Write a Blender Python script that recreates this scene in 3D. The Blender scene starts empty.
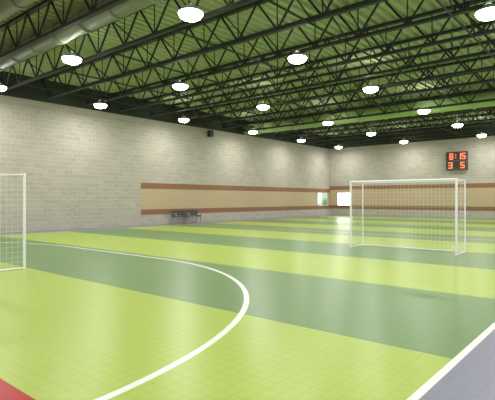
import bpy, bmesh, math
from mathutils import Vector
S=bpy.context.scene
try: S.view_settings.view_transform='Standard'
except Exception: pass
COL=S.collection

# ---------------------------------------------------------------- helpers
class G:
    """tiny node-graph helper"""
    def __init__(s,name):
        s.m=bpy.data.materials.new(name); s.m.use_nodes=True
        s.t=s.m.node_tree; s.b=s.t.nodes['Principled BSDF']
    def n(s,t,**k):
        x=s.t.nodes.new(t)
        for a,b in k.items(): setattr(x,a,b)
        return x
    def link(s,a,b): s.t.links.new(a,b)
    def put(s,v,sock):
        if isinstance(v,bpy.types.NodeSocket): s.link(v,sock)
        else: sock.default_value=v
    def M(s,op,a,b=None,c=None):
        x=s.n('ShaderNodeMath',operation=op)
        s.put(a,x.inputs[0])
        if b is not None: s.put(b,x.inputs[1])
        if c is not None: s.put(c,x.inputs[2])
        return x.outputs[0]
    def mix(s,f,a,b,mode='MIX'):
        x=s.n('ShaderNodeMix',data_type='RGBA',blend_type=mode)
        s.put(f,x.inputs[0])
        s.put(a if not isinstance(a,tuple) else (*a,1),x.inputs[6])
        s.put(b if not isinstance(b,tuple) else (*b,1),x.inputs[7])
        return x.outputs[2]
    def xyz(s):
        tc=s.n('ShaderNodeTexCoord'); sp=s.n('ShaderNodeSeparateXYZ')
        s.link(tc.outputs['Object'],sp.inputs[0])
        return tc.outputs['Object'],sp.outputs[0],sp.outputs[1],sp.outputs[2]
    def inside(s,v,a,b):
        return s.M('MULTIPLY',s.M('GREATER_THAN',v,a),s.M('LESS_THAN',v,b))
    def noise(s,vec,scale,detail=3):
        x=s.n('ShaderNodeTexNoise'); x.inputs['Scale'].default_value=scale; x.inputs['Detail'].default_value=detail
        if vec is not None: s.link(vec,x.inputs['Vector'])
        return x.outputs['Fac']

def lin(r,g,b):
    f=lambda c:(c/255/12.92) if c/255<=.04045 else ((c/255+.055)/1.055)**2.4
    return (f(r),f(g),f(b))

def simple(name,c,rough=.5,metal=0,emis=None,es=0,var=.12,scale=6):
    g=G(name); v,x,y,z=g.xyz()
    f=g.noise(v,scale)
    g.link(g.mix(f,tuple(k*(1-var) for k in c),tuple(min(1,k*(1+var)) for k in c)),g.b.inputs['Base Color'])
    g.b.inputs['Roughness'].default_value=rough; g.b.inputs['Metallic'].default_value=metal
    if emis:
        g.b.inputs['Emission Color'].default_value=(*emis,1); g.b.inputs['Emission Strength'].default_value=es
    return g.m

def obj(name,me,parent=None,mat=None,loc=None,smooth=False,**kw):
    o=bpy.data.objects.new(name,me); COL.objects.link(o)
    if parent: o.parent=parent
    if mat and me is not None: 
        me.materials.clear(); me.materials.append(mat)
    if loc: o.location=loc
    if smooth:
        for p in me.polygons: p.use_smooth=True
    for k,v in kw.items(): o[k]=v
    return o

def top(o,label,cat,group=None):
    o['label']=label;o['category']=cat
    if group:o['group']=group
    return o

def boxes(name,lst,bev=0):
    bm=bmesh.new()
    for (a,b,c,d,e,f) in lst:
        vs=[bm.verts.new(p) for p in ((a,c,e),(b,c,e),(b,d,e),(a,d,e),(a,c,f),(b,c,f),(b,d,f),(a,d,f))]
        for q in ((3,2,1,0),(4,5,6,7),(0,1,5,4),(1,2,6,5),(2,3,7,6),(3,0,4,7)):
            bm.faces.new([vs[i] for i in q])
    if bev: bmesh.ops.bevel(bm,geom=bm.edges[:],offset=bev,segments=2,affect='EDGES')
    me=bpy.data.meshes.new(name); bm.to_mesh(me); bm.free(); return me

def rods(name,segs,seg=8):
    vs=[];fs=[]
    for p,q,r in segs:
        p=Vector(p);q=Vector(q);d=(q-p).normalized()
        a=d.orthogonal().normalized(); 
        if abs(d.z)<.99: a=d.cross(Vector((0,0,1))).normalized()
        b=d.cross(a); n0=len(vs)
        for e in (p,q):
            for i in range(seg):
                t=2*math.pi*(i+.5)/seg
                vs.append(e+a*math.cos(t)*r+b*math.sin(t)*r)
        for i in range(seg):
            j=(i+1)%seg
            fs.append((n0+i,n0+j,n0+seg+j,n0+seg+i))
        if seg>4 or r>.01:
            fs.append(tuple(n0+i for i in reversed(range(seg)))); fs.append(tuple(n0+seg+i for i in range(seg)))
    me=bpy.data.meshes.new(name); me.from_pydata([tuple(v) for v in vs],[],fs); me.update(); 
    bm=bmesh.new(); bm.from_mesh(me); bmesh.ops.recalc_face_normals(bm,faces=bm.faces); bm.to_mesh(me); bm.free()
    return me

def lathe(name,prof,seg=28):
    """surface of revolution about z from [(r,z)...]"""
    vs=[];fs=[]
    for r,z in prof:
        for i in range(seg):
            t=2*math.pi*i/seg; vs.append((r*math.cos(t),r*math.sin(t),z))
    for k in range(len(prof)-1):
        for i in range(seg):
            j=(i+1)%seg; fs.append((k*seg+i,k*seg+j,(k+1)*seg+j,(k+1)*seg+i))
    fs.append(tuple(reversed(range(seg)))); fs.append(tuple((len(prof)-1)*seg+i for i in range(seg)))
    me=bpy.data.meshes.new(name); me.from_pydata(vs,[],fs); me.update()
    bm=bmesh.new(); bm.from_mesh(me); bmesh.ops.recalc_face_normals(bm,faces=bm.faces); bm.to_mesh(me); bm.free()
    for p in me.polygons: p.use_smooth=len(p.vertices)==4
    return me

# room dimensions
XL,XR,YN,YF=-20.8,7.0,-5.0,36.0
ZW=5.93; ZD=6.95

# ---------------------------------------------------------------- floor
g=G('court_tile_floor'); v,x,y,z=g.xyz()
per=3.05
ph=g.M('FRACT',g.M('DIVIDE',g.M('SUBTRACT',y,4.4),per*2))
dark=g.M('LESS_THAN',ph,.5)
nf=g.noise(v,.35,2); nf2=g.noise(v,5,2)
light_c=g.mix(nf,lin(162,186,74),lin(167,190,79)); dark_c=g.mix(nf,lin(104,138,84),lin(109,142,88))
c=g.mix(dark,light_c,dark_c)
c=g.mix(g.M('LESS_THAN',y,1.55),c,lin(172,0,2))
off=g.M('MAXIMUM',g.M('GREATER_THAN',x,-1.2),g.M('LESS_THAN',x,-19.6))
c=g.mix(off,c,lin(129,131,149))
def joints(w,cell):
    a=g.M('PINGPONG',x,cell/2); b=g.M('PINGPONG',y,cell/2)
    return g.M('MAXIMUM',g.M('LESS_THAN',a,w),g.M('LESS_THAN',b,w))
c=g.mix(g.M('MULTIPLY',joints(.005,.127),.14),c,lin(60,80,50))
w=.034
l1=g.M('LESS_THAN',g.M('ABSOLUTE',g.M('ADD',x,1.235)),w)
l2=g.M('LESS_THAN',g.M('ABSOLUTE',g.M('ADD',x,19.6)),w)
inp=g.inside(y,1.5,34.6)
lines=g.M('MAXIMUM',l1,g.M('MULTIPLY',l2,inp))
for (yc,sgn) in ((1.3,1),(34.6,-1)):
    cx=g.M('MINIMUM',g.M('MAXIMUM',x,-13.2),-8.84)
    dx=g.M('SUBTRACT',x,cx); dy=g.M('SUBTRACT',y,yc)
    dist=g.M('SQRT',g.M('ADD',g.M('MULTIPLY',dx,dx),g.M('MULTIPLY',dy,dy)))
    ring=g.M('LESS_THAN',g.M('ABSOLUTE',g.M('SUBTRACT',dist,5.9)),w*1.15)
    side=g.M('GREATER_THAN',g.M('MULTIPLY',dy,sgn),.3 if sgn>0 else 0)
    lines=g.M('MAXIMUM',lines,g.M('MULTIPLY',ring,side))
half=g.M('MULTIPLY',g.M('LESS_THAN',g.M('ABSOLUTE',g.M('SUBTRACT',y,18.0)),w),g.inside(x,-19.6,-1.2))
far=g.M('MULTIPLY',g.M('LESS_THAN',g.M('ABSOLUTE',g.M('SUBTRACT',y,34.6)),w),g.inside(x,-19.6,-1.2))
lines=g.M('MAXIMUM',lines,g.M('MAXIMUM',half,far))
c=g.mix(lines,c,lin(230,232,228))
g.link(c,g.b.inputs['Base Color'])
g.link(g.M('ADD',.3,g.M('MULTIPLY',nf2,.06)),g.b.inputs['Roughness'])
g.b.inputs['Specular IOR Level'].default_value=.26
obj('floor',boxes('floor',[(XL-.3,XR,YN,YF+.3,-.1,0)]),mat=g.m,kind='structure')

# ---------------------------------------------------------------- walls
def wallmat(name,axis,x0,x1,zt,zb):
    g=G(name); v,x,y,z=g.xyz(); a=y if axis=='y' else x
    cb=g.n('ShaderNodeCombineXYZ'); g.link(a,cb.inputs[0]); g.link(z,cb.inputs[1])
    bt=g.n('ShaderNodeTexBrick'); g.link(cb.outputs[0],bt.inputs['Vector'])
    for k,val in (('Scale',1),('Mortar Size',.008),('Mortar Smooth',.3),('Bias',0),('Brick Width',.41),('Row Height',.205)):
        bt.inputs[k].default_value=val
    bt.inputs['Color1'].default_value=(*lin(170,165,153),1); bt.inputs['Color2'].default_value=(*lin(181,176,164),1)
    bt.inputs['Mortar'].default_value=(*lin(196,192,182),1)
    n=g.noise(v,14,5)
    f=g.M('MULTIPLY_ADD',n,.36,.8)
    inb=g.inside(a,x0,x1)
    tan=g.M('MULTIPLY',inb,g.inside(z,zb,zt))
    br=g.M('MULTIPLY',inb,g.M('MAXIMUM',g.inside(z,zt-.33,zt),g.inside(z,zb,zb+.31)))
    k=g.mix(tan,bt.outputs['Color'],g.mix(bt.outputs['Fac'],lin(186,168,136),lin(196,180,150)))
    k=g.mix(br,k,g.mix(bt.outputs['Fac'],lin(140,100,76),lin(156,118,94)))
    x2=g.n('ShaderNodeVectorMath',operation='SCALE'); g.link(k,x2.inputs[0]); g.link(f,x2.inputs['Scale'])
    g.link(x2.outputs[0],g.b.inputs['Base Color']); g.b.inputs['Roughness'].default_value=.85
    bp=g.n('ShaderNodeBump'); bp.inputs['Strength'].default_value=.4; bp.inputs['Distance'].default_value=.015
    g.link(g.M('SUBTRACT',n,bt.outputs['Fac']),bp.inputs['Height']); g.link(bp.outputs[0],g.b.inputs['Normal'])
    return g.m
obj('wall_left',boxes('wall_left',[(XL-.3,XL,YN,YF+.3,0,ZD+.2)]),mat=wallmat('concrete_block_side','y',15.5,50,2.36,.57),kind='structure')
obj('wall_far',boxes('wall_far',[(XL,XR,YF,YF+.3,0,ZD+.2)]),mat=wallmat('concrete_block_end','x',-40,20,2.6,.6),kind='structure')
mgreen=simple('dark_green_steel_paint',lin(31,37,30),.55,var=.1)
mbeam=simple('green_edge_beam_paint',lin(38,44,34),.6)
obj('trim_1',boxes('trim_1',[(XL,XL+.12,YN,YF,ZW,ZD)]),mat=mbeam,kind='structure')
obj('trim_2',boxes('trim_2',[(XL+.12,XR,YF-.12,YF,ZW,ZD)]),mat=mbeam,kind='structure')

# ---------------------------------------------------------------- corrugated steel deck
prof=[];p=.3;xx=XL
while xx<XR:
    prof+=[(xx,ZD),(xx+.12,ZD),(xx+.155,ZD+.08),(xx+.265,ZD+.08)]; xx+=p
vs=[(a,YN,b) for a,b in prof]+[(a,YF,b) for a,b in prof]; n=len(prof)
me=bpy.data.meshes.new('ceiling'); me.from_pydata(vs,[],[(i,i+1,n+i+1,n+i) for i in range(n-1)]); me.update()
obj('ceiling',me,mat=simple('green_painted_steel_deck',lin(168,182,136),.7,var=.04,scale=1),kind='structure')

# ---------------------------------------------------------------- open-web joists
x0=XL+.13; x1=XR
zb,zt=ZW+.06,ZD-.01
tc=boxes('top_chord',[(x0,x1,-.07,.07,zt-.08,zt)])
bc=boxes('bottom_chord',[(x0+.6,x1,-.06,.06,zb-.045,zb+.045)])
sg=[];q=x0+.05
while q+1.4<x1:
    sg+=[((q,0,zt-.03),(q+.7,0,zb),.034),((q+.7,0,zb),(q+1.4,0,zt-.03),.034),((q+.7,0,zb),(q+.7,0,zt-.03),.018)]
    q+=1.4
wb=rods('web',sg,5)
BAY=1.9;Y0=-3.4
cbm=rods('cross_brace',[((0,.06,zb+.04),(0,BAY-.06,zt-.08),.022),((.045,.06,zt-.08),(.045,BAY-.06,zb+.04),.022),((0,.02,zb-.06),(0,BAY+.02,zb-.06),.028)],5)
for m_ in (tc,bc,wb,cbm): m_.materials.append(mgreen)
DUCTS=(5.15,7.05,24.15)
yy=Y0
while yy<YF-.3:
    e=obj('roof_joist',None,loc=(0,yy,0)); top(e,'dark green open-web steel roof joist carrying the deck','roof truss','open-web roof joists')
    for nm,m_ in (('top_chord',tc),('bottom_chord',bc),('web',wb)): obj(nm,m_,parent=e)
    hasduct=any(yy<d<yy+BAY for d in DUCTS)
    if not hasduct and yy+BAY<YF-.3:
        for xv in (-18.2,-15.2,-12.2,-9.3,-6.3,-3.4,-.5): obj('cross_brace',cbm,parent=e,loc=(xv,0,0))
    yy+=BAY

# ---------------------------------------------------------------- ducts
def duct(ypos,z,r,x0,x1,mat,label):
    e=obj('air_duct',None,loc=(0,ypos,z)); top(e,label,'air duct')
    obj('duct_pipe',rods('duct_pipe',[((x0,0,0),(x1,0,0),r)],32),parent=e,mat=mat,smooth=True)
    bd=rods('duct_joint_band',[((0,0,0),(.08,0,0),r+.035)],32); bd.materials.append(mat)
    hr=rods('hanger_rod',[((0,0,0),(0,0,ZD-z-r*.5-.005),.012)],6); hr.materials.append(mgreen)
    q=x0+1
    while q<x1: obj('duct_joint_band',bd,parent=e,loc=(q,0,0)); q+=1.5
    q=x0+1.7
    while q<x1:
        for s_ in (-1,1): obj('hanger_rod',hr,parent=e,loc=(q,s_*r*.8,r*.5))
        q+=4
mduct=simple('galvanised_duct',lin(126,139,114),.5,.1); mduct2=simple('green_painted_duct',lin(160,188,122),.5)
duct(7.05,6.55,.29,XL+.3,XR-.2,mduct,'large round galvanised air duct hung between roof joists')
duct(5.15,6.58,.24,XL+.3,XR-.2,mduct,'slimmer round galvanised air duct hung between roof joists')
duct(24.15,6.25,.38,XL+.3,XR-.2,mduct2,'round pale green air duct hung between roof joists')

# ---------------------------------------------------------------- high-bay lights
mh=simple('grey_lamp_housing',(.3,.32,.3),.5)
ml=simple('lit_lamp_lens',(1,1,1),.4,emis=(1,.985,.96),es=26)
hous=lathe('lamp_housing',[(.29,.04),(.29,.07),(.24,.10),(.14,.13),(.14,.18),(.10,.20)])
lens=lathe('lamp_lens',[(.07,-.12),(.16,-.105),(.24,-.065),(.28,-.01),(.29,.02),(.28,.04)])
hang=rods('hanger_rod',[((0,0,.19),(0,0,.26),.02)],6)
hous.materials.append(mh);lens.materials.append(ml);hang.materials.append(mgreen)
ld=bpy.data.lights.new('high_bay_lamp','AREA'); ld.shape='DISK'; ld.size=.4; ld.energy=94; ld.color=(1,.965,.93)
lu=bpy.data.lights.new('high_bay_uplight','AREA'); lu.shape='DISK'; lu.size=.18; lu.energy=13; lu.color=(1,.97,.9)
H=4.32; ZL=1.46+H
for yv in (1.70,2.73,3.92,5.3,6.6,7.9,.5):
    for xv in (-.6,-1.84,-3.09,-4.37,.65):
        e=obj('high_bay_light',None,loc=(xv*H,yv*H,ZL)); top(e,'glowing round white high-bay light hung under the joists','ceiling light','high-bay ceiling lights')
        obj('lamp_housing',hous,parent=e);obj('lamp_lens',lens,parent=e);obj('hanger_rod',hang,parent=e)
        lo=bpy.data.objects.new('lamp_bulb',ld); COL.objects.link(lo); lo.parent=e; lo.location=(0,0,-.13)
        lo=bpy.data.objects.new('lamp_uplight',lu); COL.objects.link(lo); lo.parent=e; lo.location=(0,0,.205); lo.rotation_euler=(math.pi,0,0)

# ---------------------------------------------------------------- goals
mw=simple('white_goal_paint',(.8,.81,.8),.4,var=.03); mn=simple('white_net_cord',(.76,.77,.76),.7,var=.03)
W,HT,D=3.0,2.0,.8
def netmesh(r):
    s=[];cell=.11
    nx=int(W/cell);nz=int((HT)/cell);nd=int(D/cell)
    X=[-W/2+W*i/nx for i in range(nx+1)];Z=[.04+(HT-.06)*i/nz for i in range(nz+1)];Y=[.02+(D-.02)*i/nd for i in range(nd+1)]
    zt_=HT-.02
    for a in X: s+=[((a,D,.04),(a,D,zt_),r),((a,.02,zt_),(a,D,zt_),r)]
    for a in Z: s+=[((-W/2,D,a),(W/2,D,a),r*1.2),((-W/2,0,a),(-W/2,D,a),r),((W/2,0,a),(W/2,D,a),r)]
    for a in Y: s+=[((-W/2,a,zt_),(W/2,a,zt_),r),((-W/2,a,.04),(-W/2,a,zt_),r),((W/2,a,.04),(W/2,a,zt_),r)]
    return rods('net',s,4)
R=.03
gp={'goal_post':rods('goal_post',[((0,0,0),(0,0,HT),R)],16),
 'crossbar':rods('crossbar',[((-W/2-R,0,HT-R),(W/2+R,0,HT-R),R)],16),
 'back_post':rods('back_post',[((0,D,0),(0,D,HT-.03),.017)],12),
 'side_rail':rods('side_rail',[((0,0,.02),(0,D,.02),.02)],12),
 'back_rail':rods('back_rail',[((-W/2,D,.02),(W/2,D,.02),.018)],12),
 'top_side_rail':rods('top_side_rail',[((0,0,HT-.04),(0,D,HT-.04),.017)],12),
 'top_back_rail':rods('top_back_rail',[((-W/2,D,HT-.04),(W/2,D,HT-.04),.013)],12)}
for k,m_ in gp.items(): m_.materials.append(mw)
def goal(loc,rot,label,r):
    e=obj('soccer_goal',None,loc=loc); e.rotation_euler=(0,0,rot); top(e,label,'soccer goal','futsal goals')
    for sx in (-W/2,W/2):
        for k in ('goal_post','back_post','side_rail','top_side_rail'): obj(k,gp[k],parent=e,loc=(sx,0,0))
    for k in ('crossbar','back_rail','top_back_rail'): obj(k,gp[k],parent=e)
    obj('net',netmesh(r),parent=e,mat=mn)
goal((-5.02,12.53,0),0,'white tubular goal with thin white net on the open court',.0017)
goal((-11.24,4.3,0),math.pi,'white tubular goal with net inside the curved area line',.0025)

# ---------------------------------------------------------------- scoreboard
mb=simple('black_scoreboard_case',(.025,.025,.028),.4); md=simple('red_led_digit',(.9,.2,.08),.5,emis=(1,.24,.09),es=.9)
SB=obj('scoreboard',None,loc=(-10.04,YF-.12,4.28)); top(SB,'black wall scoreboard with glowing red digits','scoreboard')
obj('scoreboard_case',boxes('scoreboard_case',[(-.74,.74,-.12,.12,-.68,.68)],.02),parent=SB,mat=mb)
obj('scoreboard_frame',boxes('scoreboard_frame',[(-.74,.74,-.15,-.12,.64,.68),(-.74,.74,-.15,-.12,-.68,-.64),(-.74,-.70,-.15,-.12,-.64,.64),(.70,.74,-.15,-.12,-.64,.64),(-.7,.7,-.14,-.12,-.02,.02)]),parent=SB,mat=simple('dark_grey_frame',(.1,.1,.1),.4))
SEG={'0':'abcdef','1':'bc','2':'abged','3':'abgcd','5':'afgcd','8':'abcdefg','4':'fgbc','6':'afgedc','9':'abcdfg','7':'abc'}
def digit(ch,cx,cz,w,h):
    t=.075;b=[]
    A={'a':(cx-w/2,cx+w/2,cz+h/2-t,cz+h/2),'g':(cx-w/2,cx+w/2,cz-t/2,cz+t/2),'d':(cx-w/2,cx+w/2,cz-h/2,cz-h/2+t),
       'f':(cx-w/2,cx-w/2+t,cz,cz+h/2),'b':(cx+w/2-t,cx+w/2,cz,cz+h/2),'e':(cx-w/2,cx-w/2+t,cz-h/2,cz),'c':(cx+w/2-t,cx+w/2,cz-h/2,cz)}
    for s_ in SEG[ch]:
        a,bb,c_,d_=A[s_]; b.append((a,bb,-.14,-.121,c_,d_))
    obj('digit',boxes('digit',b),parent=SB,mat=md)
for ch,cx in (('8',-.36),('1',.2),('5',.5)): digit(ch,cx,.33,.26,.46)
obj('colon',boxes('colon',[(-.09,-.01,-.14,-.121,.2,.28),(-.09,-.01,-.14,-.121,.4,.48)]),parent=SB,mat=md)
for ch,cx in (('3',-.42),('5',.42)): digit(ch,cx,-.33,.3,.46)

# ---------------------------------------------------------------- windows near the corner
def skymat(name,a,b,es):
    g=G(name);v,x,y,z=g.xyz(); n=g.noise(v,3.5,4)
    t=g.M('ADD',g.M('MULTIPLY',g.M('SUBTRACT',z,.2),.9),g.M('SUBTRACT',n,.5))
    cr=g.mix(t,a,b)
    g.link(cr,g.b.inputs['Base Color']); g.link(cr,g.b.inputs['Emission Color']); g.b.inputs['Emission Strength'].default_value=es
    g.b.inputs['Roughness'].default_value=.1
    return g.m
mf=simple('aluminium_window_frame',(.5,.5,.48),.4,.5)
def window(nm,loc,rot,w,h,mat):
    fr=[(-w/2,w/2,-.06,0,0,.06),(-w/2,w/2,-.06,0,h-.06,h),(-w/2,-w/2+.06,-.06,0,.06,h-.06),(w/2-.06,w/2,-.06,0,.06,h-.06),(-.025,.025,-.05,0,.06,h-.06)]
    o=obj(nm,boxes(nm,fr),mat=mf,loc=loc,kind='structure'); o.rotation_euler=(0,0,rot)
    obj('window_glass',boxes('window_glass',[(-w/2+.06,w/2-.06,-.02,-.005,.06,h-.06)]),parent=o,mat=mat)
window('window_1',(XL,34.7,.88),math.pi/2,1.7,1.15,skymat('daylight_glass_trees',lin(85,115,78),lin(190,210,190),.6))
window('window_2',(-19.35,YF,.88),0,1.4,1.15,skymat('daylight_glass_bright',lin(230,238,225),(1,1,1),9))

# ---------------------------------------------------------------- benches
mk=simple('dark_grey_bench_plastic',(.06,.06,.065),.5); ms=simple('grey_bench_frame',(.35,.36,.37),.35,.3)
legm=boxes('leg',[(-.025,.025,-.2,-.15,0,.43),(-.025,.025,.16,.2,0,.78),(-.025,.025,-.16,.16,.38,.42),(-.025,.025,-.2,.2,.62,.65),(-.025,.025,-.2,-.16,.43,.62)])
seat=boxes('seat',[(-.5,.5,-.22,-.09,.43,.47),(-.5,.5,-.07,.06,.43,.47),(-.5,.5,.08,.19,.43,.47)],.008)
back=boxes('backrest',[(-.5,.5,.14,.16,.50,.62),(-.5,.5,.14,.16,.65,.78)],.006)
foot=boxes('stretcher',[(-.46,.46,.16,.19,.1,.14)])
for m_,a in ((legm,ms),(seat,mk),(back,mk),(foot,ms)): m_.materials.append(a)
for yv in (17.95,19.0):
    e=obj('team_bench',None,loc=(XL+.45,yv,0)); e.rotation_euler=(0,0,math.pi/2)
    top(e,'short dark bench with grey metal legs against the block wall','bench','benches by the wall')
    obj('seat',seat,parent=e);obj('backrest',back,parent=e);obj('stretcher',foot,parent=e)
    for s_ in (-.46,.46): obj('leg',legm,parent=e,loc=(s_,0,0))

# ---------------------------------------------------------------- wall speaker
e=obj('wall_speaker',None,loc=(XL,20.7,5.6)); top(e,'small black speaker on a bracket high on block wall','speaker')
obj('speaker_case',boxes('speaker_case',[(.12,.38,-.16,.16,-.2,.22)],.02),parent=e,mat=mb)
obj('speaker_bracket',boxes('speaker_bracket',[(0,.02,-.08,.08,-.1,.1),(.02,.13,-.02,.02,-.02,.02)]),parent=e,mat=ms)
gr=simple('dark_grille',(.06,.06,.06),.8)
obj('speaker_grille',rods('speaker_grille',[((.38,0,.08),(.39,0,.08),.07)],20),parent=e,mat=gr)
obj('speaker_grille',rods('speaker_grille',[((.38,0,-.09),(.39,0,-.09),.09)],20),parent=e,mat=gr)

# ---------------------------------------------------------------- world, camera
w_=bpy.data.worlds.new('world'); S.world=w_; w_.use_nodes=True
w_.node_tree.nodes['Background'].inputs[0].default_value=(1,.98,.95,1); w_.node_tree.nodes['Background'].inputs[1].default_value=1.1
cd=bpy.data.cameras.new('camera'); cam=bpy.data.objects.new('camera',cd); COL.objects.link(cam)
cd.sensor_width=36; cd.lens=458/495*36; cd.shift_y=-.002; cd.clip_start=.05; cd.clip_end=200
cam.location=(0,0,1.46); cam.rotation_euler=(math.pi/2,0,math.radians(40.2)); S.camera=cam
